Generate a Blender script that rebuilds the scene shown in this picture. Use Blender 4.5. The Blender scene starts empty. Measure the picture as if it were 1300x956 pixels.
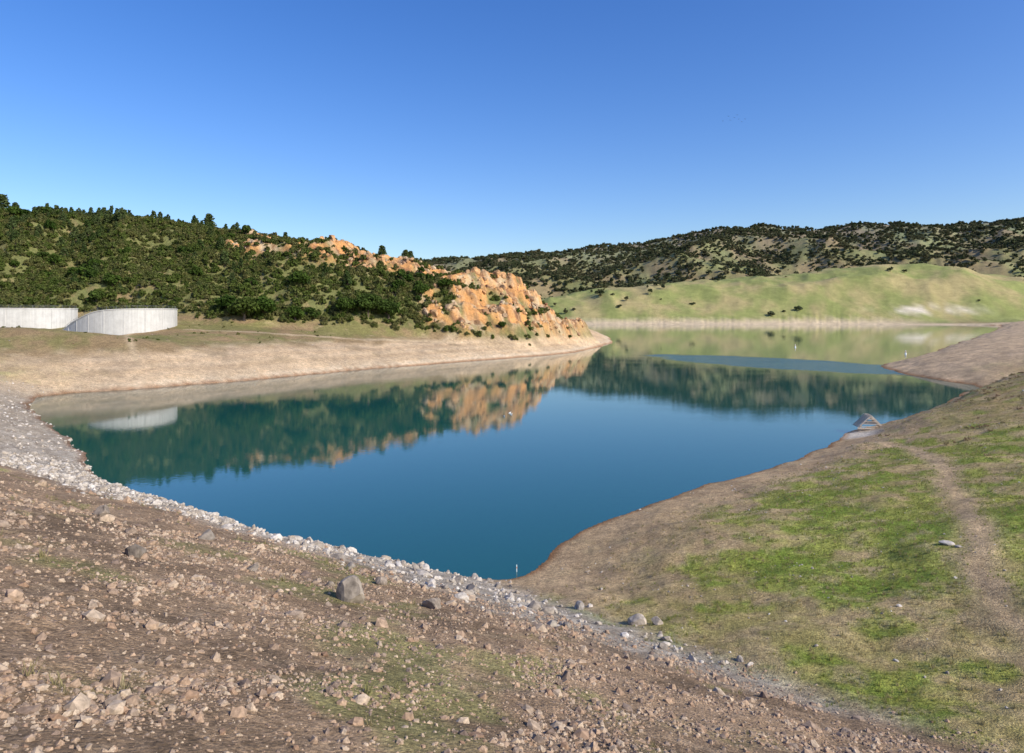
import bpy, math, random
import numpy as np
from mathutils import Vector
random.seed(3); rng=np.random.default_rng(7)
scene=bpy.context.scene
scene.view_settings.view_transform='Standard'
try: scene.view_settings.look='None'
except Exception: pass
scene.view_settings.exposure=0

# ------------------------------------------------------------------ noise
def _grad(ix,iy,fx,fy,seed):
    h=(ix.astype(np.int64)*374761393+iy.astype(np.int64)*668265263+seed*974634777)&0xffffffff
    h=((h^(h>>13))*1274126177)&0xffffffff
    h=h^(h>>16)
    a=(h&0xffff)/65536.0*2*np.pi
    return np.cos(a)*fx+np.sin(a)*fy
def perlin(x,y,seed=0):
    ix=np.floor(x);iy=np.floor(y);fx=x-ix;fy=y-iy
    u=fx*fx*fx*(fx*(fx*6-15)+10);v=fy*fy*fy*(fy*(fy*6-15)+10)
    a=_grad(ix,iy,fx,fy,seed);b=_grad(ix+1,iy,fx-1,fy,seed)
    c=_grad(ix,iy+1,fx,fy-1,seed);d=_grad(ix+1,iy+1,fx-1,fy-1,seed)
    return ((a*(1-u)+b*u)*(1-v)+(c*(1-u)+d*u)*v)*1.4
def fbm(x,y,s,o=4,seed=0,ridged=False):
    t=np.zeros_like(x,dtype=float);amp=1.0;tot=0;f=1.0/s
    for i in range(o):
        n=perlin(x*f+17.3*i,y*f-9.1*i,seed+i*13)
        if ridged: n=1-2*np.abs(n)
        t+=n*amp;tot+=amp;amp*=.5;f*=2.03
    return t/tot
def ss(x):
    x=np.clip(x,0,1);return x*x*(3-2*x)
def smax(a,b,k):
    h=np.clip(.5+.5*(a-b)/k,0,1);return b*(1-h)+a*h+k*h*(1-h)
def mix(a,b,m):
    m=np.asarray(m)[...,None];return a*(1-m)+b*m

# ------------------------------------------------------------------ shoreline (world metres, water level z=0)
SH=np.array([(84,561),(59,465),(31,389),(-19,329),(-63,272),(-92,227),(-108,207),(-129,187),(-122,172),(-108,155),(-87,131),(-66,106),
(-57,93),(-46,84),(-29,71.5),(-20,65),(-12.7,61),(-6.7,57.8),(-3.3,56.8),(0.3,57.3),(2.4,60),(3.7,64.7),(6.3,68.6),(13.2,76.3),
(25.7,89),(41,101.5),(55.3,117),(63,129),(77,139),(101.5,163),(124,188),(145,207),(144,240),(150,272),(160,300),(185,322),(288,454),
(399,596),(610,867),(917,1272),(1049,1467),(825,1600),(489,1585),(300,1600),(119,1590),(112,1450),(116,1060),(100,733)],float)
def chaikin(p):
    q=np.roll(p,-1,0);o=np.empty((len(p)*2,2));o[0::2]=p*.78+q*.22;o[1::2]=p*.22+q*.78;return o
SHC=chaikin(SH)
def sdist(X,Y):
    best=np.full(X.shape,1e18);ins=np.zeros(X.shape,bool)
    n=len(SHC)
    for i in range(n):
        x0,y0=SHC[i];x1,y1=SHC[(i+1)%n];dx=x1-x0;dy=y1-y0
        t=np.clip(((X-x0)*dx+(Y-y0)*dy)/(dx*dx+dy*dy),0,1)
        e=(X-x0-t*dx)**2+(Y-y0-t*dy)**2
        np.minimum(best,e,out=best)
        if dy!=0:
            c=((y0>Y)!=(y1>Y))&(X<dx*(Y-y0)/dy+x0);ins^=c
    d=np.sqrt(best);return np.where(ins,-d,d)
RIDGE=np.array([(-1400,620,108,230),(-700,520,98,190),(-360,480,92,165),(-271,470,88,158),(-215,460,81,150),(-156,450,71,135),(-107,442,65,122),(-86,440,57,112),
(-46,440,50,92),(-22,447,48,80),(-5,455,46,62),(8,461,38,46),(22,469,23,36),(46,490,14,30)],float)
def ridge(X,Y):
    best=np.full(X.shape,1e18);h=np.zeros(X.shape);w=np.ones(X.shape)
    for a,b in zip(RIDGE[:-1],RIDGE[1:]):
        dx,dy=b[0]-a[0],b[1]-a[1]
        t=np.clip(((X-a[0])*dx+(Y-a[1])*dy)/(dx*dx+dy*dy),0,1)
        e=(X-a[0]-t*dx)**2+(Y-a[1]-t*dy)**2
        m=e<best;best=np.where(m,e,best)
        h=np.where(m,a[2]+t*(b[2]-a[2]),h);w=np.where(m,a[3]+t*(b[3]-a[3]),w)
    return np.sqrt(best),h,w
GX=[-800,-115,115,254,415,577,715,900,1038,1153,1269,1384,1500,1730,3500]
GZ=[20,25,58,88,100,108,122,140,152,156,150,133,116,105,100]
RX=[-3000,-311,-173,0,173,311,519,727,865,1073,1211,1419,1522,1661,1834,2007,2249,2595,5000]
RZ=[200,240,252,266,278,292,312,348,372,392,390,376,404,410,393,400,428,424,424]
def polydist(X,Y,P):
    best=np.full(X.shape,1e18)
    for a,b in zip(P[:-1],P[1:]):
        dx,dy=b[0]-a[0],b[1]-a[1]
        t=np.clip(((X-a[0])*dx+(Y-a[1])*dy)/(dx*dx+dy*dy),0,1)
        best=np.minimum(best,(X-a[0]-t*dx)**2+(Y-a[1]-t*dy)**2)
    return np.sqrt(best)
def G(X,Y,x,y,s): return np.exp(-((X-x)**2+(Y-y)**2)/(2*s*s))

def land(X,Y):
    R=np.hypot(X,Y)
    d=sdist(X,Y)
    amp=np.interp(R,[40,120,300,800,2000],[.45,1.2,2.0,5,12])
    d=d+amp*fbm(X,Y,7,3,5)+amp*1.2*fbm(X,Y,35,3,6)
    dp=np.maximum(d,0)
    c=np.interp(Y,[180,400,600,1100,1600],[10,130,220,350,400])
    left=X<c
    sl=.30+( .19-.30)*ss((X+25)/30)
    zn=40*(1-np.exp(-sl*dp/40))+11*G(X,Y,150,120,42)*ss(dp/15)
    zA=.4*(45.6-.555*X-.83*Y)
    zA=-smax(-zA,-18.5*np.ones_like(zA),1.0)
    zA=np.minimum(zA,.55*dp)
    z=smax(zA,zn,.8)*ss(dp/.6+.2)
    damm=ss((zA-zn)/1.2+.5)
    damm=np.maximum(damm,ss((-25-X)/20)*(Y<190))
    relief=ss(dp/5)*(.10*fbm(X,Y,1.3,3,20)*(R<80)+.16*fbm(X,Y,2.8,3,21)+.4*fbm(X,Y,11,3,22)+.5*fbm(X,Y,40,2,23))
    relief=relief+(1-damm)*ss(dp/8)*(.45*fbm(X,Y,16,3,24,True)+.25*fbm(X,Y,6,2,25))
    z=z+relief
    T=21.;zp=T*(1-np.exp(-.40*dp/T))
    rd,rh,rw=ridge(X,Y)
    u=np.clip(rd/rw+.10*fbm(X,Y,45,3,31),0,1)
    f=(1-u**1.45)**1.25
    hill=np.maximum(rh-zp,0)*f
    gul=fbm(X,Y,55,4,33,True)
    hill=hill+(gul-.2)*13*ss(4*u*(1-u))*np.clip(rh/80,0.3,1)*ss(dp/30)
    cliff=ss((X+56+14*fbm(X,Y,30,3,41))/20)*ss((.98-u)/.22)*ss((dp-6)/10)
    outc=ss((.35-np.abs(u-.18))/.2)*ss((X+185)/20)*ss((10-X)/40)*ss(fbm(X,Y,24,3,43)*2.2+.65)*(Y<470)
    outl=ss(1-np.abs(X+335+.3*(Y-470))/45)*ss((.3-u)/.15)*ss(fbm(X,Y,20,3,44)*2+.4)
    rock=np.clip(np.maximum(cliff*ss(fbm(X,Y,16,3,45)*2.4+.9),np.maximum(outc,outl*.8)),0,1)*left*(Y>230)
    rn=fbm(X,Y,17,3,47,True)
    hh=hill+zp+4*fbm(X,Y,30,2,49)
    hill=hill+rock*(rn*3.6+1.9*np.sin(hh*.62)+.8*np.sin(hh*1.9+1))
    hill=hill*ss(dp/14)
    zp=zp+hill+ss(dp/10)*(.6*fbm(X,Y,20,3,51)+.25*fbm(X,Y,5,2,52))
    zp=zp-4.5*np.exp(-((X+178)/34)**2-((Y-272)/24)**2)+5*G(X,Y,-238,268,12)
    zp=zp+3.6*np.exp(-((X+158)/38)**2-((Y-236-.12*(X+158))/12)**2)  # added mound, raised to block the concrete walls' reflection in the water
    wp=ss((Y-165)/50)*left
    zd=15*(1-np.exp(-.33*dp/15))+ss(dp/10)*.8*fbm(X,Y,30,3,55)
    wd=ss((Y-195)/50)*(~left)
    z=z*(1-wp-wd)+zp*wp+zd*wd
    wf=ss((Y-1380)/160)
    cg=np.interp(X,GX,GZ);cr=np.interp(X,RX,RZ)
    yy=(Y-1585)/420.
    g=cg*np.where(yy<1,np.sin(np.clip(yy,0,1)*np.pi/2)**1.15,1-.35*ss((yy-1)/.9))
    g=g+(fbm(X,Y,300,4,61,True)-.25)*34*ss(yy*1.5)*ss(dp/120)*(1-.6*np.exp(-((yy-1)/.3)**2))+fbm(X,Y,90,3,63)*7*ss(dp/100)
    yr=(Y-1750)/1250.
    r=cr*np.where(yr<1,np.clip(yr,0,1)**1.1,np.clip(1-.25*(yr-1),.2,1))
    r=r+(fbm(X,Y,620,5,65,True)-.2)*95*ss(yr*2)*(1-.75*np.exp(-((yr-1)/.18)**2))+fbm(X,Y,160,3,67)*16*ss(yr*1.5)
    far=smax(g,r,25)-25*.25*np.exp(-((g-r)/25.)**2)
    far=12*(1-np.exp(-.10*dp/12))*.6+np.maximum(far,0)*ss(dp/60)
    far=far+345*G(X*.55,Y,-150,6200,420)*ss((Y-4000)/800)*(1+.15*fbm(X,Y,300,4,69))
    z=z*(1-wf)+far*wf
    gm=ss((g-r)/30+.3)*wf
    z=np.where(d>0,z+.02,np.maximum(-.25*np.abs(d)-.02,-6))
    return dict(z=z,d=d,dam=damm*(1-wp-wd),wp=wp,wd=wd,wf=wf,u=u,rock=rock*(d>0),green=gm,gul=gul,hill=hill,R=R)

TRAIL=[(57,112),(55,96),(50,80),(38.5,58),(34.5,51),(29.5,43),(25.5,35),(23,24)]
ROAD=[(-140,296),(-110,304),(-70,322),(-35,352),(-8,388),(6,412)]
TRACK=[(-165,300),(-150,262),(-132,236),(-122,222)]
def C(*a): return np.array(a,float)
def trail_d(X,Y): return polydist(X+1.2*fbm(X,Y,9,2,84),Y,TRAIL)
def greenmask(X,Y,d):
    n2=fbm(X,Y,22,3,82);n1=fbm(X,Y,4.5,4,81)
    b=.7*np.exp(-((X-25)**2+(Y-42)**2)/(2*10**2))+.5*np.exp(-((X-34)**2+(Y-62)**2)/(2*10**2))+.5*np.exp(-((X-25)**2+(Y-76)**2)/(2*6**2))+.45*np.exp(-((X-55)**2+(Y-84)**2)/(2*16**2))
    return ss((n2*1.1+n1*1.9-.02+b*.8)*1.8)*ss((d-6)/8)*(1-np.exp(-(trail_d(X,Y)/1.2)**2))
def colour(X,Y,L):
    z,d=L['z'],L['d'];n1=fbm(X,Y,6,4,81);n2=fbm(X,Y,25,3,82);n3=fbm(X,Y,1.6,3,83)
    shp=X.shape+(3,)
    tan=mix(C(.47,.335,.195)*np.ones(shp),C(.36,.255,.15),ss(n1*1.5+.5))
    dry=mix(C(.32,.27,.10)*np.ones(shp),C(.39,.29,.15),ss(n1*1.6+n3*.8+.5))
    grn=mix(C(.29,.31,.065)*np.ones(shp),C(.17,.245,.032),ss(n3*1.2+fbm(X,Y,8,3,180)*1.8+.45))
    gmask=ss((d-6-8*n2-4*n1)/14)
    near=mix(tan,dry,gmask)
    gg=greenmask(X,Y,d)
    redb=ss((X-66)/25)*ss((fbm(X,Y,12,3,88)+.25)*2)
    near=mix(near,C(.30,.19,.09),redb*.6*gmask)
    near=mix(near,grn,gg*(1-.5*redb)*.9)
    near=mix(near,C(.40,.30,.17),ss((fbm(X,Y,2.8,4,89)-.08)*4)*.6)
    tr=trail_d(X,Y)
    near=mix(near,C(.42,.305,.185),np.exp(-(tr/1.3)**2)*.9)
    near=mix(near,C(.58,.52,.43),np.exp(-(((X-61.5)/4)**2+((Y-123)/5.)**2)**2)*.9)
    zz=z+1.3*n2+.9*n1
    dirt=mix(C(.35,.24,.15)*np.ones(shp),C(.22,.152,.096),ss(n1*1.6+n3*.6+.5))
    dirt=mix(dirt,C(.41,.30,.20),ss((n3-.1)*3)*.5)
    dirt=mix(dirt,C(.24,.23,.085),ss((fbm(X,Y,5,3,85)+.5*np.exp(-((X+3)**2+(Y-19)**2)/(2*5**2))+.3*np.exp(-((X+12)**2+(Y-36)**2)/(2*7**2))-.22)*3)*.7)
    pale=mix(C(.47,.415,.34)*np.ones(shp),C(.31,.26,.20),ss(n3*1.3+.5))
    pm=ss((7.6-zz)/2.4)*(1-ss((X-14)/12))
    damc=mix(dirt,pale,pm*.95)
    damc=mix(damc,C(.33,.26,.18),ss((-60-X)/40)*.5)
    col=mix(near,damc,L['dam'])
    bank=mix(C(.51,.37,.23)*np.ones(shp),C(.38,.28,.18),ss(n1*1.2+n2+.5))
    lay=np.sin(z*2.6+n2*2)*.5+.5
    bank=mix(bank,C(.57,.45,.31),lay*.35)
    bank=mix(bank,C(.60,.49,.35),ss((2.6-z+n1)/1.6)*.6)
    bank=mix(bank,C(.28,.21,.125),ss((fbm(X,Y,16,4,86)-.05)*4)*.6*ss((z-3)/2))
    ter=mix(C(.26,.185,.10)*np.ones(shp),C(.185,.17,.065),ss(n2*2+n1+.5))
    ter=mix(ter,C(.38,.28,.165),ss(n1*2-.3)*.6)
    pen=mix(bank,ter,ss((z-8.5-3*n2-2*n1)/3))
    rdm=polydist(X,Y,ROAD);tkm=polydist(X,Y,TRACK)
    pen=mix(pen,C(.48,.37,.24),np.exp(-(rdm/2.0)**2)*.8)
    pen=mix(pen,C(.48,.37,.24),np.exp(-(tkm/1.3)**2)*.7)
    soil=mix(C(.145,.15,.055)*np.ones(shp),C(.24,.18,.09),ss(n1*2+n2))
    pen=mix(pen,soil,ss((L['hill']-2)/4))
    org=mix(C(.54,.275,.105)*np.ones(shp),C(.46,.345,.215),ss(fbm(X,Y,11,4,91)*2.4+.32))
    org=mix(org,C(.23,.12,.065),ss(fbm(X,Y,5,3,92)*3.4-.05))
    org=mix(org,C(.18,.165,.07),ss(fbm(X,Y,9,4,93)*4-.8)*.8)
    pen=mix(pen,org,L['rock'])
    pen=mix(pen,C(.53,.37,.22),ss((X-10)/25)*ss((d-5)/8)*(1-L['rock'])*.65)
    col=mix(col,pen,L['wp'])
    rb=mix(C(.53,.385,.24)*np.ones(shp),C(.40,.295,.185),ss(n1*1.5+.5));rb=mix(rb,C(.32,.22,.125),ss((z-9)/3)*.6)
    col=mix(col,rb,L['wd'])
    nf=fbm(X,Y,140,4,95);ng=fbm(X,Y,45,3,96)
    fg=mix(C(.215,.235,.08)*np.ones(shp),C(.33,.275,.13),ss(nf*2+.4+.6*ng))
    fr=mix(C(.175,.175,.075)*np.ones(shp),C(.23,.18,.10),ss(nf*2+.5))
    fr=mix(fr,C(.21,.235,.10),ss(fbm(X,Y,300,3,97)*3-.1)*.7)
    fc=mix(fr,fg,L['green'])
    fc=mix(fc,C(.48,.385,.26),ss((16-z+3*ng)/8)*ss(1.2-d/80))
    fc=mix(fc,C(.62,.55,.46),ss((fbm(X*.35,Y,40,3,98)+.22)*3)*ss(1-np.abs(X-1010)/190)*ss(1-np.abs(z-34-10*nf)/13)*L['green'])
    fc=mix(fc,C(.20,.25,.33),ss((Y-2200)/2600)*.75)  # aerial haze painted into the ground colour, bluer with distance
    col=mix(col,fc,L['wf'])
    wet=ss(1-d/np.interp(L['R'],[50,150,500],[1.2,1.8,3]))
    col=mix(col,col*C(.55,.37,.27),wet*.9*(L['wf']<.5))
    return np.clip(col,0,1)

# ------------------------------------------------------------------ mesh helpers
def newmesh(name,V,F,mats=(),smooth=False,link=True,matidx=None):
    me=bpy.data.meshes.new(name)
    V=np.asarray(V,float);F=np.asarray(F)
    me.vertices.add(len(V));me.vertices.foreach_set('co',V.ravel())
    k=F.shape[1]
    me.loops.add(F.size);me.loops.foreach_set('vertex_index',F.ravel().astype(np.int32))
    me.polygons.add(len(F));me.polygons.foreach_set('loop_start',np.arange(0,F.size,k,dtype=np.int32))
    me.polygons.foreach_set('loop_total',np.full(len(F),k,dtype=np.int32))
    if matidx is not None: me.polygons.foreach_set('material_index',np.asarray(matidx,dtype=np.int32))
    me.polygons.foreach_set('use_smooth',np.full(len(F),smooth))
    me.update(calc_edges=True);me.validate()
    for m in mats: me.materials.append(m)
    ob=bpy.data.objects.new(name,me)
    if link: scene.collection.objects.link(ob)
    return ob
def mat(name):
    m=bpy.data.materials.new(name);m.use_nodes=True;nt=m.node_tree
    b=nt.nodes['Principled BSDF'];return m,nt,b
def N(nt,t,**k):
    n=nt.nodes.new(t)
    for a,v in k.items(): setattr(n,a,v)
    return n
def noise(nt,scale,detail=4,rough=.6,coord='Object'):
    tc=N(nt,'ShaderNodeTexCoord');n=N(nt,'ShaderNodeTexNoise');n.inputs['Scale'].default_value=scale
    n.inputs['Detail'].default_value=detail;n.inputs['Roughness'].default_value=rough
    nt.links.new(tc.outputs[coord],n.inputs['Vector']);return n
def math_(nt,op,a,b=None,clamp=False):
    n=N(nt,'ShaderNodeMath',operation=op,use_clamp=clamp)
    for i,v in enumerate([a,b]):
        if v is None: continue
        if hasattr(v,'is_output') or hasattr(v,'links'): nt.links.new(v,n.inputs[i])
        else: n.inputs[i].default_value=v
    return n.outputs[0]
def maprange(nt,v,a,b,c,d):
    n=N(nt,'ShaderNodeMapRange');nt.links.new(v,n.inputs[0])
    for i,x in enumerate((a,b,c,d)): n.inputs[i+1].default_value=x
    return n.outputs[0]

# ------------------------------------------------------------------ terrain
gm,nt,b=mat('ground_soil')
at=N(nt,'ShaderNodeAttribute');at.attribute_name='Col'
n1=noise(nt,.7,10,.75);n2=noise(nt,7,5,.75);n3=noise(nt,.06,8,.7)
tc=N(nt,'ShaderNodeTexCoord')
def voro(s):
    vo=N(nt,'ShaderNodeTexVoronoi');vo.inputs['Scale'].default_value=s;nt.links.new(tc.outputs['Object'],vo.inputs['Vector'])
    sep=N(nt,'ShaderNodeSeparateColor');nt.links.new(vo.outputs['Color'],sep.inputs[0]);return vo,sep
v1,s1=voro(4.0);v2,s2=voro(11)
f=math_(nt,'MULTIPLY',maprange(nt,n1.outputs[0],.3,.7,.66,1.34),maprange(nt,n2.outputs[0],.3,.7,.62,1.40))
f=math_(nt,'MULTIPLY',f,maprange(nt,n3.outputs[0],.3,.7,.78,1.22))
f=math_(nt,'MULTIPLY',f,maprange(nt,s1.outputs[0],0,1,.85,1.17))
f=math_(nt,'MULTIPLY',f,maprange(nt,s2.outputs[0],0,1,.74,1.30))
vm=N(nt,'ShaderNodeVectorMath',operation='SCALE');nt.links.new(at.outputs['Color'],vm.inputs[0]);nt.links.new(f,vm.inputs['Scale'])
nt.links.new(vm.outputs[0],b.inputs['Base Color']);b.inputs['Roughness'].default_value=.95;b.inputs['Specular IOR Level'].default_value=.1
bp=N(nt,'ShaderNodeBump');bp.inputs['Strength'].default_value=.9;bp.inputs['Distance'].default_value=.3
hh=math_(nt,'ADD',math_(nt,'MULTIPLY',n1.outputs[0],1.3),math_(nt,'MULTIPLY',n2.outputs[0],.4))
hh=math_(nt,'ADD',hh,math_(nt,'MULTIPLY',v2.outputs['Distance'],-.25))
nt.links.new(hh,bp.inputs['Height']);nt.links.new(bp.outputs[0],b.inputs['Normal'])

ang=np.concatenate([np.linspace(-180,-44,50,endpoint=False),np.linspace(-44,44,1000),np.linspace(44,180,50,endpoint=False)[1:]])*np.pi/180
rad=np.unique(np.concatenate([[1.0,2.0,3.0],np.geomspace(4,9000,720),np.linspace(300,500,150)]))
A,Rr=np.meshgrid(ang,rad);X=Rr*np.sin(A);Y=Rr*np.cos(A)
L=land(X.ravel(),Y.ravel());Z=L['z']
V=np.stack([X.ravel(),Y.ravel(),Z],1)
na,nr=len(ang),len(rad)
i=np.arange(nr-1)[:,None]*na;j=np.arange(na)[None,:];j2=(j+1)%na
F=np.stack([i+j,i+j2,i+na+j2,i+na+j],-1).reshape(-1,4)[:,::-1]
zc=land(np.array([0.]),np.array([0.]))['z'][0]
V=np.vstack([V,[0,0,zc]])
jc=np.arange(0,na-1,2)
Fc=np.stack([np.full(len(jc),nr*na),jc,(jc+1)%na,(jc+2)%na],1)[:,::-1]
F=np.vstack([F,Fc])
ter=newmesh('ground_terrain',V,F,[gm],smooth=True)
col=colour(X.ravel(),Y.ravel(),L);col=np.vstack([col,[.2,.15,.1]])
ca=ter.data.color_attributes.new('Col','FLOAT_COLOR','POINT')
ca.data.foreach_set('color',np.hstack([col,np.ones((len(col),1))]).ravel())

# ------------------------------------------------------------------ water
wm,nt,b=mat('reservoir_water')
b.inputs['Base Color'].default_value=(.010,.080,.074,1);b.inputs['IOR'].default_value=1.52
tc=N(nt,'ShaderNodeTexCoord')
mp=N(nt,'ShaderNodeMapping');mp.inputs['Location'].default_value=(-122,-314,0)
m1=N(nt,'ShaderNodeMapping',vector_type='POINT');m1.inputs['Rotation'].default_value=(0,0,math.radians(58.4))
nt.links.new(tc.outputs['Object'],mp.inputs[0]);nt.links.new(mp.outputs[0],m1.inputs[0])
sx=N(nt,'ShaderNodeSeparateXYZ');nt.links.new(m1.outputs[0],sx.inputs[0])
wn=noise(nt,.035,4)
a1=math_(nt,'POWER',math_(nt,'ABSOLUTE',math_(nt,'DIVIDE',sx.outputs[0],80)),2)
a2=math_(nt,'POWER',math_(nt,'ABSOLUTE',math_(nt,'DIVIDE',sx.outputs[1],34)),2)
e=math_(nt,'ADD',math_(nt,'ADD',a1,a2),math_(nt,'MULTIPLY',math_(nt,'SUBTRACT',wn.outputs[0],.5),1.0))
patch=maprange(nt,e,.7,1.05,1,0)
# broad, faint breeze streaks over the middle of the lake
ms=N(nt,'ShaderNodeMapping');ms.inputs['Rotation'].default_value=(0,0,math.radians(25));ms.inputs['Scale'].default_value=(.25,1,1)
nt.links.new(tc.outputs['Object'],ms.inputs[0]);st=N(nt,'ShaderNodeTexNoise');st.inputs['Scale'].default_value=.05;st.inputs['Detail'].default_value=4
nt.links.new(ms.outputs[0],st.inputs['Vector']);streak=maprange(nt,st.outputs[0],.48,.68,0,1)
rg=math_(nt,'ADD',maprange(nt,patch,0,1,.008,.20),math_(nt,'MULTIPLY',streak,.025));nt.links.new(rg,b.inputs['Roughness'])
wv=noise(nt,1.3,3);wv2=noise(nt,.12,3)
bp=N(nt,'ShaderNodeBump');bp.inputs['Distance'].default_value=.06
nt.links.new(math_(nt,'ADD',maprange(nt,patch,0,1,.06,1.0),math_(nt,'MULTIPLY',streak,.08)),bp.inputs['Strength'])
nt.links.new(math_(nt,'ADD',wv.outputs[0],math_(nt,'MULTIPLY',wv2.outputs[0],1.0)),bp.inputs['Height'])
nt.links.new(bp.outputs[0],b.inputs['Normal'])
newmesh('reservoir_water',[(-220,50,0),(1250,50,0),(1250,1720,0),(-220,1720,0)],[(0,1,2,3)],[wm])

# ------------------------------------------------------------------ instancing helper
def instancer(name,P,rot,scl,idx,sources):
    coll=bpy.data.collections.new(name+'_parts')
    for k,s in enumerate(sources):
        s.name='%s_kind_%02d'%(name,k);coll.objects.link(s)
    me=bpy.data.meshes.new(name);me.vertices.add(len(P));me.vertices.foreach_set('co',np.asarray(P,float).ravel())
    for nm,ty,val in (('rot','FLOAT_VECTOR',rot),('scl','FLOAT_VECTOR',scl)):
        a=me.attributes.new(nm,ty,'POINT');a.data.foreach_set('vector',np.asarray(val,float).ravel())
    a=me.attributes.new('idx','INT','POINT');a.data.foreach_set('value',np.asarray(idx,dtype=np.int32))
    ob=bpy.data.objects.new(name,me);scene.collection.objects.link(ob)
    ng=bpy.data.node_groups.new(name,'GeometryNodeTree')
    ng.interface.new_socket('Geometry',in_out='INPUT',socket_type='NodeSocketGeometry')
    ng.interface.new_socket('Geometry',in_out='OUTPUT',socket_type='NodeSocketGeometry')
    gi=ng.nodes.new('NodeGroupInput');go=ng.nodes.new('NodeGroupOutput')
    iop=ng.nodes.new('GeometryNodeInstanceOnPoints');ci=ng.nodes.new('GeometryNodeCollectionInfo')
    ci.inputs['Collection'].default_value=coll;ci.inputs['Separate Children'].default_value=True;ci.inputs['Reset Children'].default_value=True
    def na(n,t):
        x=ng.nodes.new('GeometryNodeInputNamedAttribute');x.data_type=t;x.inputs['Name'].default_value=n;return x.outputs['Attribute']
    er=ng.nodes.new('FunctionNodeEulerToRotation')
    l=ng.links.new
    l(gi.outputs[0],iop.inputs['Points']);l(ci.outputs[0],iop.inputs['Instance']);iop.inputs['Pick Instance'].default_value=True
    l(na('idx','INT'),iop.inputs['Instance Index']);l(na('rot','FLOAT_VECTOR'),er.inputs[0]);l(er.outputs[0],iop.inputs['Rotation'])
    l(na('scl','FLOAT_VECTOR'),iop.inputs['Scale']);l(iop.outputs[0],go.inputs[0])
    md=ob.modifiers.new('scatter','NODES');md.node_group=ng
    return ob
def randmat(name,cols,rough=.9,var=.35,transl=0,nscale=3):
    m,nt,b=mat(name)
    oi=N(nt,'ShaderNodeObjectInfo');cr=N(nt,'ShaderNodeValToRGB')
    el=cr.color_ramp.elements
    while len(el)<len(cols): el.new(.5)
    for k,c in enumerate(cols): el[k].position=k/(len(cols)-1);el[k].color=(*c,1)
    nt.links.new(oi.outputs['Random'],cr.inputs[0])
    n=noise(nt,nscale,4);f=maprange(nt,n.outputs[0],.3,.7,1-var,1+var)
    vm=N(nt,'ShaderNodeVectorMath',operation='SCALE');nt.links.new(cr.outputs[0],vm.inputs[0]);nt.links.new(f,vm.inputs['Scale'])
    nt.links.new(vm.outputs[0],b.inputs['Base Color']);b.inputs['Roughness'].default_value=rough;b.inputs['Specular IOR Level'].default_value=.15
    if transl:
        tr=N(nt,'ShaderNodeBsdfTranslucent');nt.links.new(vm.outputs[0],tr.inputs[0]);mx=N(nt,'ShaderNodeMixShader');mx.inputs[0].default_value=transl
        nt.links.new(b.outputs[0],mx.inputs[1]);nt.links.new(tr.outputs[0],mx.inputs[2])
        nt.links.new(mx.outputs[0],nt.nodes['Material Output'].inputs[0])
    return m
bark=randmat('bark',[(.09,.065,.045),(.14,.11,.085)],var=.3)
oakleaf=randmat('oak_foliage',[(.04,.08,.012),(.08,.13,.022),(.055,.095,.018),(.10,.135,.028)],transl=.35,nscale=2)
shrubleaf=randmat('chaparral_foliage',[(.08,.115,.022),(.13,.165,.038),(.175,.17,.065),(.10,.13,.034),(.19,.18,.06)],transl=.35,nscale=2)
pineleaf=randmat('pine_foliage',[(.065,.105,.027),(.11,.145,.05),(.085,.12,.042)],transl=.35,nscale=2)
farleaf=randmat('far_oak_foliage',[(.06,.08,.034),(.095,.11,.05),(.13,.12,.06),(.075,.09,.045)],transl=.2,nscale=2)
brushleaf=randmat('dry_brush_twigs',[(.26,.16,.10),(.30,.22,.13),(.22,.20,.09),(.33,.20,.13)],transl=.2,nscale=4)

def cone(p0,p1,r0,r1,n=6):
    p0=np.array(p0,float);p1=np.array(p1,float);ax=p1-p0;ax/=np.linalg.norm(ax)
    t=np.cross(ax,[0,0,1]) if abs(ax[2])<.9 else np.cross(ax,[1,0,0]);t/=np.linalg.norm(t);bb=np.cross(ax,t)
    a=np.arange(n)*2*np.pi/n
    ring=lambda p,r:p+r*(np.cos(a)[:,None]*t+np.sin(a)[:,None]*bb)
    V=np.vstack([ring(p0,r0),ring(p1,r1)]);F=[(k,(k+1)%n,n+(k+1)%n,n+k) for k in range(n)]
    return V,np.array(F)
def leaves(cent,rad3,n,size,r):
    v=r.normal(size=(n,3));v/=np.linalg.norm(v,axis=1)[:,None]
    rr=r.random(n)**.4
    P=cent+v*rr[:,None]*rad3
    nn=v*.8+r.normal(size=(n,3))*.6;nn[:,2]+=.3;nn/=np.linalg.norm(nn,axis=1)[:,None]
    t=np.cross(nn,r.normal(size=(n,3)));t/=np.linalg.norm(t,axis=1)[:,None];bb=np.cross(nn,t)
    s=size*(.6+.8*r.random(n))[:,None]
    Q=np.stack([P-t*s-bb*s*.6,P+t*s*.8-bb*s*.7,P+t*s*.9+bb*s*.7,P-t*s*.7+bb*s*.8],1)
    Q[:,1]+=nn*s*.3;Q[:,3]+=nn*s*.2
    return Q.reshape(-1,3)
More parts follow.
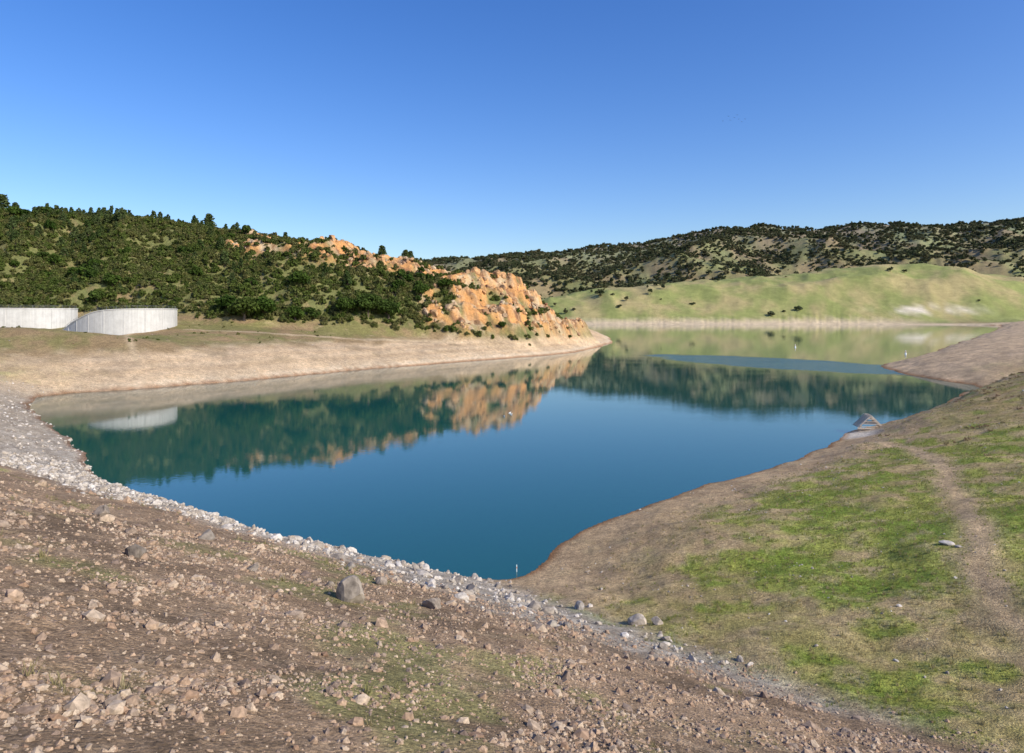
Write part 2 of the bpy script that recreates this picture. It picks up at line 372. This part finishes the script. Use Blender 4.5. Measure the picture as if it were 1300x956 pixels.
def make_tree(kind,seed,leafmat,nclump,nper,lsize,link=False,name='tree'):
    r=np.random.default_rng(seed);VV=[];FF=[];MI=[];off=0
    def add(V,F,m):
        nonlocal off
        VV.append(V);FF.append(np.asarray(F)+off);MI.append(np.full(len(F),m));off+=len(V)
    clumps=[]
    if kind=='oak':
        V,F=cone((0,0,-.05),(.02,.01,.32),.045,.03);add(V,F,0)
        for k in range(nclump):
            a=r.random()*6.28;q=np.sqrt(r.random())*.36;z=.34+r.random()*.46*(1-(q/.5)**2)+.02
            clumps.append((np.array([np.cos(a)*q,np.sin(a)*q,z]),np.array([.17,.17,.13])*(.7+.6*r.random())))
    elif kind=='shrub':
        for k in range(nclump):
            a=r.random()*6.28;q=np.sqrt(r.random())*.5;z=.2+r.random()*.55*(1-(q/.65)**2)
            clumps.append((np.array([np.cos(a)*q,np.sin(a)*q,z]),np.array([.24,.24,.22])*(.6+.7*r.random())))
        V,F=cone((0,0,-.1),(.05,0,.4),.04,.02);add(V,F,0)
    else:
        V,F=cone((0,0,-.05),(.02,.01,.55),.03,.018);add(V,F,0)
        V,F=cone((.02,.01,.55),(.0,.02,.93),.018,.004);add(V,F,0)
        for k in range(nclump):
            z=.22+.74*k/nclump;w=.22*(1-z)**.7*(.55+.8*r.random())+.02;a=k*2.4+r.random()
            clumps.append((np.array([np.cos(a)*w,np.sin(a)*w,z]),np.array([.10,.10,.055])*(.6+1.0*(1-z))))
    for cn,rd in clumps:
        if kind!='shrub':
            V,F=cone((.01,0,max(.15,min(.5,cn[2]-.18)) if kind=='oak' else cn[2]-.05),cn,.014,.005,4);add(V,F,0)
        Q=leaves(cn,rd,nper,lsize,r);add(Q,np.arange(len(Q)).reshape(-1,4),1)
    return newmesh(name,np.vstack(VV),np.vstack(FF),[bark,leafmat],link=link,matidx=np.concatenate(MI))

def scatter(n,x0,x1,y0,y1,fn,rg,wedge=False):
    Y=rg.uniform(y0,y1,n);X=rg.uniform(x0,x1,n)
    if wedge: X=X*Y
    L=land(X,Y);p=fn(X,Y,L);k=rg.random(n)<p
    return X[k],Y[k],{a:v[k] for a,v in L.items()}
def place(name,X,Y,Z,S,sources,rg,tilt=.05,asp=.2,sink=0):
    n=len(X);P=np.stack([X,Y,Z-sink],1)
    rot=np.stack([rg.normal(0,tilt,n),rg.normal(0,tilt,n),rg.uniform(0,6.28,n)],1)
    sc=np.stack([S*rg.uniform(1-asp,1+asp,n),S*rg.uniform(1-asp,1+asp,n),S*rg.uniform(1-asp,1+asp,n)],1)
    return instancer(name,P,rot,sc,rg.integers(0,len(sources),n),sources)

tip=lambda X:(1-.8*ss((X+42)/30))
shr=[make_tree('shrub',100+k,shrubleaf,9,34,.085) for k in range(5)]
X1,Y1,L1=scatter(42000,-540,40,285,510,lambda X,Y,L:ss((L['hill']-1.5)/4)*(1-.9*L['rock'])*(L['wp']>.9)*(.55+1.0*ss(fbm(X,Y,20,3,201)*2+.5))*.72*(L['u']<1)*tip(X),rng)
place('hillside_chaparral_shrubs',X1,Y1,L1['z'],rng.uniform(1.5,4.3,len(X1)),shr,rng,sink=.3)
oks=[make_tree('oak',120+k,oakleaf,16,36,.055) for k in range(4)]
X2,Y2,L2=scatter(8000,-560,30,290,520,lambda X,Y,L:ss((L['hill']-3)/4)*(1-L['rock'])*(L['wp']>.9)*ss(fbm(X,Y,38,3,203)*2.5+.05)*.17*ss((450-Y)/60+.4)*tip(X),rng)
place('hillside_oak_trees',X2,Y2,L2['z'],rng.uniform(4.5,9,len(X2)),oks,rng,sink=.2)
pns=[make_tree('pine',140+k,pineleaf,26,16,.045) for k in range(4)]
X3,Y3,L3=scatter(6000,-560,-20,300,520,lambda X,Y,L:ss((L['hill']-12)/10)*(1-L['rock'])*(L['wp']>.9)*(.03+.28*ss(fbm(X,Y,60,2,205)*3+.2+(-200-X)/300)*ss((-120-X)/100)),rng)
place('hillside_pine_trees',X3,Y3,L3['z'],rng.uniform(4.5,9,len(X3)),pns,rng,sink=.2)
X4,Y4,L4=scatter(12000,-330,60,235,420,lambda X,Y,L:(L['wp']>.9)*ss((L['z']-10)/4)*(L['hill']<3)*ss(fbm(X,Y,14,3,207)*2.5)*.35*tip(X),rng)
place('terrace_scrub',X4,Y4,L4['z'],rng.uniform(.4,1.3,len(X4)),[make_tree('shrub',160+k,shrubleaf,6,20,.11) for k in range(3)],rng,sink=.1)
XB,YB,LB=scatter(5000,55,150,70,175,lambda X,Y,L:(L['wd']<.5)*(L['d']>6)*(1-L['dam'])*ss(fbm(X,Y,9,3,208)*2.5+.1+(X-85)/60)*.4*(trail_d(X,Y)>2),rng)
place('hillside_dry_brush',XB,YB,LB['z'],rng.uniform(.25,.8,len(XB)),[make_tree('shrub',170+k,brushleaf,6,26,.06) for k in range(3)],rng,sink=.05)
def H(x,y): return float(land(np.array([float(x)]),np.array([float(y)]))['z'][0])
for k,(x,y,s) in enumerate([(-128,326,14),(-119,330,12),(-137,330,11),(-74,350,14),(-64,354,12),(-84,347,11),(-110,356,11),(-50,376,9),(-38,388,8),(-106,334,9)]):
    if k<3: base=make_tree('oak',300+k,oakleaf,34,60,.035,link=True,name='oak_tree')
    else:
        base=bpy.data.objects.new('oak_tree',bpy.data.objects['oak_tree' if k%3==0 else 'oak_tree.%03d'%(k%3)].data);scene.collection.objects.link(base)
    base.location=(x,y,H(x,y)-.3);base.scale=(s*1.15,s*1.15,s);base.rotation_euler=(0,0,k*1.7)
for k,(x,y,s) in enumerate([(-84,441,11),(-69,442,10),(-66,444,9),(-205,462,13),(-361,484,16),(-352,484,11),(-150,452,7)]):
    if k<2: base=make_tree('pine',320+k,pineleaf,34,26,.035,link=True,name='pine_tree')
    else:
        base=bpy.data.objects.new('pine_tree',bpy.data.objects['pine_tree' if k%2==0 else 'pine_tree.001'].data);scene.collection.objects.link(base)
    base.location=(x,y,H(x,y)-.3);base.scale=(s*1.2,s*1.2,s);base.rotation_euler=(0,0,k*1.3)
fo=[make_tree('oak',340+k,farleaf,9,12,.11) for k in range(4)]
X5,Y5,L5=scatter(72000,-.35,.85,1640,3350,lambda X,Y,L:(L['wf']>.95)*np.where(L['green']>.5,.008+.25*ss(fbm(X,Y,120,3,211)*4-1.7)+.2*ss((560-X)/300)*ss(fbm(X,Y,70,3,212)*4-.4),.22+.9*ss(fbm(X,Y,150,4,213)*3.0+.7+(Y-2600)/1800))*ss((L['d']-30)/30)*.6*(Y/3350),rng,wedge=True)
place('distant_oak_woodland',X5,Y5,L5['z'],rng.uniform(6,18,len(X5)),fo,rng,sink=.8,asp=.3)

# ------------------------------------------------------------------ rocks
def make_rock(seed,m,name='rock',link=False,sub=2,flat=.7):
    import bmesh
    r=np.random.default_rng(seed);bm=bmesh.new();bmesh.ops.create_icosphere(bm,subdivisions=sub,radius=.5)
    V=np.array([v.co[:] for v in bm.verts]);F=np.array([[v.index for v in f.verts] for f in bm.faces]);bm.free()
    for k in range(11):
        n=r.normal(size=3);n/=np.linalg.norm(n);c=.25+.17*r.random();dd=V@n-c;V=V-np.maximum(dd,0)[:,None]*n*.95
    V*=np.array([1,.7+.3*r.random(),flat+.2*r.random()]);V+=r.normal(0,.006 if sub>2 else .012,V.shape)
    return newmesh(name,V,F,[m],link=link)
palem=randmat('riprap_stone',[(.30,.26,.215),(.52,.47,.41),(.38,.32,.25),(.23,.20,.17),(.58,.54,.49),(.34,.29,.235)],var=.3,nscale=5)
brownm=randmat('brown_stone',[(.25,.16,.105),(.40,.285,.195),(.17,.125,.10),(.46,.36,.26),(.30,.205,.14)],var=.35,nscale=5)
boulderm=randmat('boulder_stone',[(.18,.15,.12),(.31,.265,.215),(.24,.195,.155)],var=.5,nscale=3)
cliffm=randmat('cliff_stone',[(.50,.265,.11),(.42,.30,.19),(.56,.33,.16),(.27,.155,.085),(.46,.36,.24)],var=.4,nscale=4)
XC,YC,LC=scatter(18000,-190,50,300,500,lambda X,Y,L:(L['rock']>.4)*(L['hill']>3)*ss(fbm(X,Y,14,3,221)*2.5+.4)*.6,rng)
SC=np.clip(np.exp(rng.normal(.75,.5,len(XC))),.8,6.5)
place('cliff_rocks',XC,YC,LC['z'],SC,[make_rock(600+k,cliffm,flat=.9) for k in range(5)],rng,tilt=.35,asp=.35,sink=.1)
rp=[make_rock(400+k,palem) for k in range(6)];rbk=[make_rock(420+k,brownm,sub=1) for k in range(6)]
def fpale(X,Y,L):
    zz=L['z']+1.8*fbm(X,Y,9,3,301)
    return (L['d']>-.4)*L['dam']*ss((7.6-zz)/2.6)*(.25+.8*ss(fbm(X,Y,6,3,302)*2.5+.4))*(1-.5*ss((X+5)/10))
X6,Y6,L6=scatter(36000,-70,16,33,100,fpale,rng)
S=np.exp(rng.normal(-1.40,.62,len(X6)));place('riprap_rocks',X6,Y6,L6['z'],np.clip(S,.08,1.2),rp,rng,tilt=.6,asp=.35)
rp2=[make_rock(440+k,palem,sub=1) for k in range(4)]
X7,Y7,L7=scatter(26000,-190,-55,80,210,lambda X,Y,L:(L['d']>-.5)*(L['d']<34)*L['dam']*(L['z']<9)*(.10+.7*ss(fbm(X,Y,8,3,303)*2+.25)),rng)
place('shore_rocks',X7,Y7,L7['z'],np.clip(np.exp(rng.normal(-1.0,.5,len(X7))),.15,1.2),rp2,rng,tilt=.6,asp=.35)
XS=[];YS=[];ZS=[]
for (y0,y1,n) in ((7,14,30000),(14,24,44000),(24,40,38000),(40,62,12000)):
    a,bb,l=scatter(n,-.84,.8,y0,y1,lambda X,Y,L:L['dam']*(L['z']>4.5)*(.15+.85*ss(fbm(X,Y,4,3,305)*2.4+.4-.5*np.exp(-((X+3)**2+(Y-19)**2)/(2*5**2)))),rng,wedge=True)
    XS.append(a);YS.append(bb);ZS.append(l['z'])
XS=np.concatenate(XS);YS=np.concatenate(YS);ZS=np.concatenate(ZS)
S=np.clip(np.exp(rng.normal(-2.75,.65,len(XS))),.025,.55)*np.interp(YS,[8,40],[.85,1.6])
place('loose_stones',XS,YS,ZS,S,rbk,rng,tilt=.6,asp=.35,sink=.008)
X8,Y8,L8=scatter(24000,-5,120,22,150,lambda X,Y,L:(L['d']>.2)*(1-L['dam'])*(.1+ss(fbm(X,Y,9,3,307)*2.5-.05))*.45,rng)
place('hillside_stones',X8,Y8,L8['z'],np.clip(np.exp(rng.normal(-2.0,.5,len(X8))),.05,.6),[make_rock(460+k,palem,sub=1) for k in range(4)],rng,tilt=.5,asp=.35)
X9,Y9,L9=scatter(16000,-230,100,190,600,lambda X,Y,L:(L['wp']>.5)*(L['d']>0)*(L['hill']<5)*ss(fbm(X,Y,12,3,309)*2.5)*.4,rng)
place('bank_stones',X9,Y9,L9['z'],np.clip(np.exp(rng.normal(-1.0,.5,len(X9))),.2,1.4),[make_rock(480+k,brownm if k else palem,sub=1) for k in range(4)],rng,tilt=.5,asp=.35)
for k,(x,y,s,fl,mm,tl) in enumerate([(-6.3,27.1,1.4,1.0,boulderm,.35),(-14.4,26.2,.95,.7,boulderm,.2),(-3.5,30,1.15,.5,boulderm,.1),(-6.5,34,.7,.7,boulderm,.4),(-3.7,47.7,.9,.8,palem,.1),
    (7.5,41,1.3,.6,palem,.2),(-11,29,.55,.7,boulderm,.2),(-21,35.4,.9,.6,brownm,.3),(30.5,48,1.1,.35,palem,0),(-17,38,1.0,.8,palem,.3),(-9,38,.8,.6,palem,.2),(8.6,40.4,.8,.7,palem,.5),(-8,30,.4,.8,boulderm,.3),(-1,33,.45,.6,boulderm,.3),(-24,40,1.1,.7,boulderm,.2)]):
    o=make_rock(500+k,mm,name='boulder',link=True,sub=3,flat=fl);o.location=(x,y,H(x,y)+s*fl*.22);o.scale=(s,s,s);o.rotation_euler=(tl,tl*.5,k*1.1)

# ------------------------------------------------------------------ grass
def make_tuft(seed,m,nb=14):
    r=np.random.default_rng(seed);V=[];F=[]
    for k in range(nb):
        a=r.random()*6.28;q=r.random()*.5;p=np.array([np.cos(a)*q,np.sin(a)*q,-.05]);b2=r.random()*6.28;w=.06
        dx=np.array([np.cos(b2)*w,np.sin(b2)*w,0]);tip_=p+np.array([r.normal()*.3,r.normal()*.3,.6+.6*r.random()])
        o=len(V);V+= [p-dx,p+dx,tip_+dx*.3,tip_-dx*.3];F.append((o,o+1,o+2,o+3))
    return newmesh('tuft',V,F,[m],link=False)
gmat=randmat('green_grass',[(.20,.26,.045),(.30,.315,.08),(.35,.33,.12),(.23,.275,.05)],transl=.4)
dmat=randmat('dry_grass',[(.38,.31,.16),(.30,.265,.115),(.44,.36,.21),(.24,.24,.09)],transl=.35)
Xg,Yg,Lg=scatter(70000,5,85,18,110,lambda X,Y,L:(1-L['dam'])*greenmask(X,Y,L['d'])*(L['wd']<.3),rng)
place('green_grass_tufts',Xg,Yg,Lg['z'],rng.uniform(.06,.16,len(Xg)),[make_tuft(k,gmat) for k in range(4)],rng)
Xd,Yd,Ld=scatter(70000,-30,120,9,150,lambda X,Y,L:((L['d']>6)*(1-L['dam'])*.6*(trail_d(X,Y)>1.2)+L['dam']*(L['z']>6.5)*.9*ss(fbm(X,Y,5,3,85)*3-.3))*ss(fbm(X,Y,3,2,311)*2+.5)*(L['wd']<.3),rng)
place('dry_grass_tufts',Xd,Yd,Ld['z'],rng.uniform(.08,.26,len(Xd)),[make_tuft(10+k,dmat) for k in range(4)],rng)

# ------------------------------------------------------------------ spillway
cm,nt,b=mat('weathered_concrete')
n=noise(nt,.35,6,.7);n2=noise(nt,2.5,4)
cr=N(nt,'ShaderNodeValToRGB');cr.color_ramp.elements[0].position=.3;cr.color_ramp.elements[0].color=(.38,.37,.35,1);cr.color_ramp.elements[1].position=.7;cr.color_ramp.elements[1].color=(.64,.63,.60,1)
# rain-stain streaks running down the wall
tc=N(nt,'ShaderNodeTexCoord');ms=N(nt,'ShaderNodeMapping');ms.inputs['Scale'].default_value=(1.2,1.2,.06);nt.links.new(tc.outputs['Object'],ms.inputs[0])
sn=N(nt,'ShaderNodeTexNoise');sn.inputs['Scale'].default_value=1.0;sn.inputs['Detail'].default_value=4;nt.links.new(ms.outputs[0],sn.inputs['Vector'])
cf=math_(nt,'ADD',math_(nt,'ADD',math_(nt,'MULTIPLY',n.outputs[0],.45),math_(nt,'MULTIPLY',n2.outputs[0],.2)),math_(nt,'MULTIPLY',sn.outputs[0],.35))
nt.links.new(cf,cr.inputs[0]);nt.links.new(cr.outputs[0],b.inputs['Base Color']);b.inputs['Roughness'].default_value=.85
sm,nt,b=mat('galvanised_steel');b.inputs['Base Color'].default_value=(.22,.23,.24,1);b.inputs['Metallic'].default_value=.6;b.inputs['Roughness'].default_value=.5
def strip(name,P,top,bot,th,m,parent):
    P=np.array(P,float);t=np.gradient(P,axis=0);t/=np.linalg.norm(t,axis=1)[:,None];nn=np.stack([-t[:,1],t[:,0]],1)*th/2
    k=len(P);V=[]
    for q in range(k):
        a=P[q]-nn[q];c=P[q]+nn[q];V+=[(a[0],a[1],bot[q]),(a[0],a[1],top[q]),(c[0],c[1],top[q]),(c[0],c[1],bot[q])]
    F=[]
    for q in range(k-1):
        for e in range(4): F.append((q*4+e,q*4+(e+1)%4,q*4+4+(e+1)%4,q*4+4+e))
    F+=[(0,1,2,3),(k*4-1,k*4-2,k*4-3,k*4-4)]
    o=newmesh(name,V,F,[m]);o.parent=parent;return o
def smoothpath(P,n=40):
    P=np.array(P,float);s=np.linspace(0,len(P)-1,n);Q=np.stack([np.interp(s,range(len(P)),P[:,c]) for c in range(P.shape[1])],1)
    for _ in range(4): Q[1:-1]=(Q[:-2]+Q[1:-1]*2+Q[2:])/4
    return Q
def wallset(name,plan):
    e=bpy.data.objects.new(name,None);scene.collection.objects.link(e)
    Q=smoothpath(plan);top=Q[:,2]
    strip('wall_face',Q[:,:2],top,np.full(len(Q),9.),1.0,cm,e)
    strip('coping',Q[:,:2],top+.35,top+.003,1.4,cm,e)
    for q in range(2,len(Q)-1,4):
        seg=Q[q-1:q+1,:2];mid=seg.mean(0);dd=(seg[1]-seg[0]);dd/=np.linalg.norm(dd)
        strip('pilaster',[mid-dd*.2,mid+dd*.2],[top[q]-.01]*2,[9,9],1.25,cm,e)
    tt=top+.35
    for hgt in (.55,1.1): strip('rail',Q[:,:2],tt+hgt+.06,tt+hgt,.07,sm,e)
    for q in range(0,len(Q),2):
        V,F=cone((Q[q,0],Q[q,1],tt[q]-.02),(Q[q,0],Q[q,1],tt[q]+1.15),.05,.05,6);o=newmesh('rail_post',V,F,[sm]);o.parent=e
    return e
# left pier: straight wing running into a half-round nose that turns back up the channel
wallset('spillway_wall',[(-266,258,24.2),(-246,266,24.4),(-226,273,24.6),(-213,277,24.6),(-203,280.5,24.6),(-195,286,24.6),(-191,294,24.6),(-193,304,24.6),(-203,314,24.6)])
# right training wall: sloped wing rising from the apron, then a long curve turning back
wallset('spillway_wall',[(-189,287,14.6),(-185,284,16.6),(-181,281.5,18.6),(-175.5,279.5,21.2),(-170,278.5,23.5),(-163,279,24.2),(-156,282,24.4),(-151,288,24.5),(-149,295,24.5),(-150,304,24.5),(-154,313,24.5)])
newmesh('spillway_channel_floor',[(-194,276,14.6),(-184,276,14.6),(-160,330,20.5),(-200,330,20.5)],[(0,1,2,3)],[cm])

# ------------------------------------------------------------------ small gabled structure on the shore
wd_,nt,b=mat('weathered_timber');n=noise(nt,4,5,.7);cr=N(nt,'ShaderNodeValToRGB');cr.color_ramp.elements[0].color=(.42,.34,.25,1);cr.color_ramp.elements[1].color=(.72,.64,.53,1);cr.color_ramp.elements[0].position=.3;cr.color_ramp.elements[1].position=.7
nt.links.new(n.outputs[0],cr.inputs[0]);nt.links.new(cr.outputs[0],b.inputs['Base Color']);b.inputs['Roughness'].default_value=.9
hut=bpy.data.objects.new('timber_shelter',None);scene.collection.objects.link(hut)
def beam(name,p0,p1,w,h,m=wd_,par=hut):
    p0=Vector(p0);p1=Vector(p1);ax=(p1-p0);l=ax.length
    V=[(x,y,z) for x in (-w/2,w/2) for y in (-h/2,h/2) for z in (0,l)]
    F=[(0,1,3,2),(4,6,7,5),(0,4,5,1),(2,3,7,6),(0,2,6,4),(1,5,7,3)]
    o=newmesh(name,V,F,[m]);o.location=p0;o.rotation_mode='QUATERNION';o.rotation_quaternion=ax.to_track_quat('Z','Y');o.parent=par;return o
for y in (-1.3,0,1.3):
    beam('rafter',(-1.9,y,0.1),(0.02,y,1.9),.22,.22);beam('rafter',(1.9,y,0.1),(-0.02,y,1.9),.22,.22);beam('tie_beam',(-1.3,y+.14,.7),(1.3,y+.14,.7),.14,.14)
for k in range(9):
    t=k/9+.03
    for s in (-1,1): beam('roof_plank',(s*(2.05-1.9*t),-1.1,.16+1.8*t),(s*(2.05-1.9*t),1.6,.16+1.8*t+random.uniform(-.03,.03)),.05,.2)
for k in range(4):
    w=1.55-k*.38
    beam('gable_board',(-w,-1.46,.28+k*.38),(w,-1.46,.28+k*.38),.20,.05)
beam('post',(-1.6,-1.4,-.8),(-1.6,-1.4,.45),.2,.2);beam('post',(1.6,-1.4,-.8),(1.6,-1.4,.45),.2,.2);beam('sill_beam',(-2.1,-1.55,0),(2.1,-1.55,0.02),.24,.2)
hut.location=(66.3,127,H(66.3,127)+.3);hut.rotation_euler=(0,0,math.radians(-12));hut.scale=(1.1,1.1,1.2)

# ------------------------------------------------------------------ buoys, birds, gauge
wmt,nt,b=mat('white_paint');b.inputs['Base Color'].default_value=(.8,.8,.78,1);b.inputs['Roughness'].default_value=.4
ora,nt,b=mat('orange_band');b.inputs['Base Color'].default_value=(.8,.25,.05,1)
fe,nt,b=mat('white_feathers');b.inputs['Base Color'].default_value=(.75,.74,.7,1)
dk,nt,b=mat('dark_feathers');b.inputs['Base Color'].default_value=(.04,.04,.045,1)
def lathe(name,prof,m,n=14,par=None):
    V=[];F=[];k=len(prof)
    for r_,z_ in prof:
        for q in range(n): V.append((r_*math.cos(q*2*math.pi/n),r_*math.sin(q*2*math.pi/n),z_))
    for a_ in range(k-1):
        for q in range(n): F.append((a_*n+q,a_*n+(q+1)%n,a_*n+n+(q+1)%n,a_*n+n+q))
    o=newmesh(name,V,F,[m],smooth=True);o.parent=par;return o
for x,y in ((193,465),(222,385)):
    e=bpy.data.objects.new('marker_buoy',None);scene.collection.objects.link(e);e.location=(x,y,0)
    lathe('float',[(.01,-.5),(.5,-.4),(.62,0),(.5,.35),(.28,.45)],wmt,par=e);lathe('column',[(.28,.451),(.26,1.7),(.24,1.9),(.01,1.95)],wmt,par=e);lathe('band',[(.285,1.2),(.28,1.45)],ora,par=e)
def waterbird(x,y,rot):
    prof=[(.01,-.32),(.08,-.26),(.14,-.1),(.15,.05),(.10,.2),(.02,.3)]
    e=bpy.data.objects.new('gull',None);scene.collection.objects.link(e);e.location=(x,y,.06);e.rotation_euler=(0,0,rot)
    o=lathe('body',prof,fe,par=e);o.rotation_euler=(math.radians(80),0,0)
    o=lathe('neck',[(.06,0),(.045,.1),(.04,.2)],fe,par=e);o.location=(0,-.2,.06);o.rotation_euler=(math.radians(15),0,0)
    o=lathe('head',[(.01,-.06),(.05,-.03),(.055,.02),(.01,.06)],fe,par=e);o.location=(0,-.26,.29)
    o=lathe('bill',[(.02,0),(.005,.09)],ora,par=e);o.location=(0,-.31,.29);o.rotation_euler=(math.radians(90),0,0)
for x,y,r_ in ((-1.7,148,.5),(-.5,153,2),(-.2,151,1.2)): waterbird(x,y,r_)
V=[];F=[]
for k in range(8):
    c=np.array([124+k*1.9+random.uniform(-.5,.5),400+random.uniform(-3,3),136+1.2*math.sin(k*1.9)+(.5*k if k<4 else .5*(8-k))]);s=.75
    pts=[(-1,0,.25),(-.5,-.18,.3),(0,-.3,0),(.5,-.18,.3),(1,0,.25),(.5,.12,.28),(0,.45,0),(-.5,.12,.28),(0,-.55,.03),(0,0,.1),(0,0,-.1)]
    o=len(V);V+=[tuple(c+np.array(p)*s) for p in pts]
    F+=[(o,o+1,o+7),(o+1,o+2,o+6,o+7),(o+2,o+3,o+5,o+6),(o+3,o+4,o+5),(o+8,o+9,o+6,o+10)]
me=bpy.data.meshes.new('flying_bird_flock');me.from_pydata(V,[],F);me.materials.append(dk)
scene.collection.objects.link(bpy.data.objects.new('flying_bird_flock',me))
e=bpy.data.objects.new('staff_gauge',None);scene.collection.objects.link(e);e.location=(.4,58.5,0)
lathe('pole',[(.03,-1),(.03,.6),(.005,.62)],wmt,6,par=e);lathe('band',[(.035,.3),(.035,.42)],ora,6,par=e)

# ------------------------------------------------------------------ light
el,az=math.radians(35),math.radians(122)
sd=bpy.data.lights.new('sun','SUN');sd.energy=5.0;sd.angle=math.radians(.5);sd.color=(1,.93,.80)
so=bpy.data.objects.new('sun',sd);scene.collection.objects.link(so)
to=Vector((math.sin(az)*math.cos(el),math.cos(az)*math.cos(el),math.sin(el)))
so.rotation_euler=to.to_track_quat('Z','Y').to_euler()
w=bpy.data.worlds.new('World');scene.world=w;w.use_nodes=True;nt=w.node_tree;bg=nt.nodes['Background']
sk=N(nt,'ShaderNodeTexSky',sky_type='NISHITA');sk.sun_disc=False;sk.sun_elevation=el;sk.sun_rotation=az;sk.air_density=1.0;sk.dust_density=1.3;sk.ozone_density=3.0;sk.altitude=100
hs=N(nt,'ShaderNodeHueSaturation');hs.inputs['Hue'].default_value=.515;hs.inputs['Saturation'].default_value=1.32;hs.inputs['Value'].default_value=1.25
nt.links.new(sk.outputs[0],hs.inputs['Color']);nt.links.new(hs.outputs[0],bg.inputs[0]);bg.inputs[1].default_value=.15

cd=bpy.data.cameras.new('camera');cam=bpy.data.objects.new('camera',cd);scene.collection.objects.link(cam);scene.camera=cam
cam.location=(0,0,22);cam.rotation_euler=(math.radians(90),0,0);cd.sensor_width=36;cd.lens=24;cd.shift_y=-.06;cd.clip_start=.1;cd.clip_end=30000
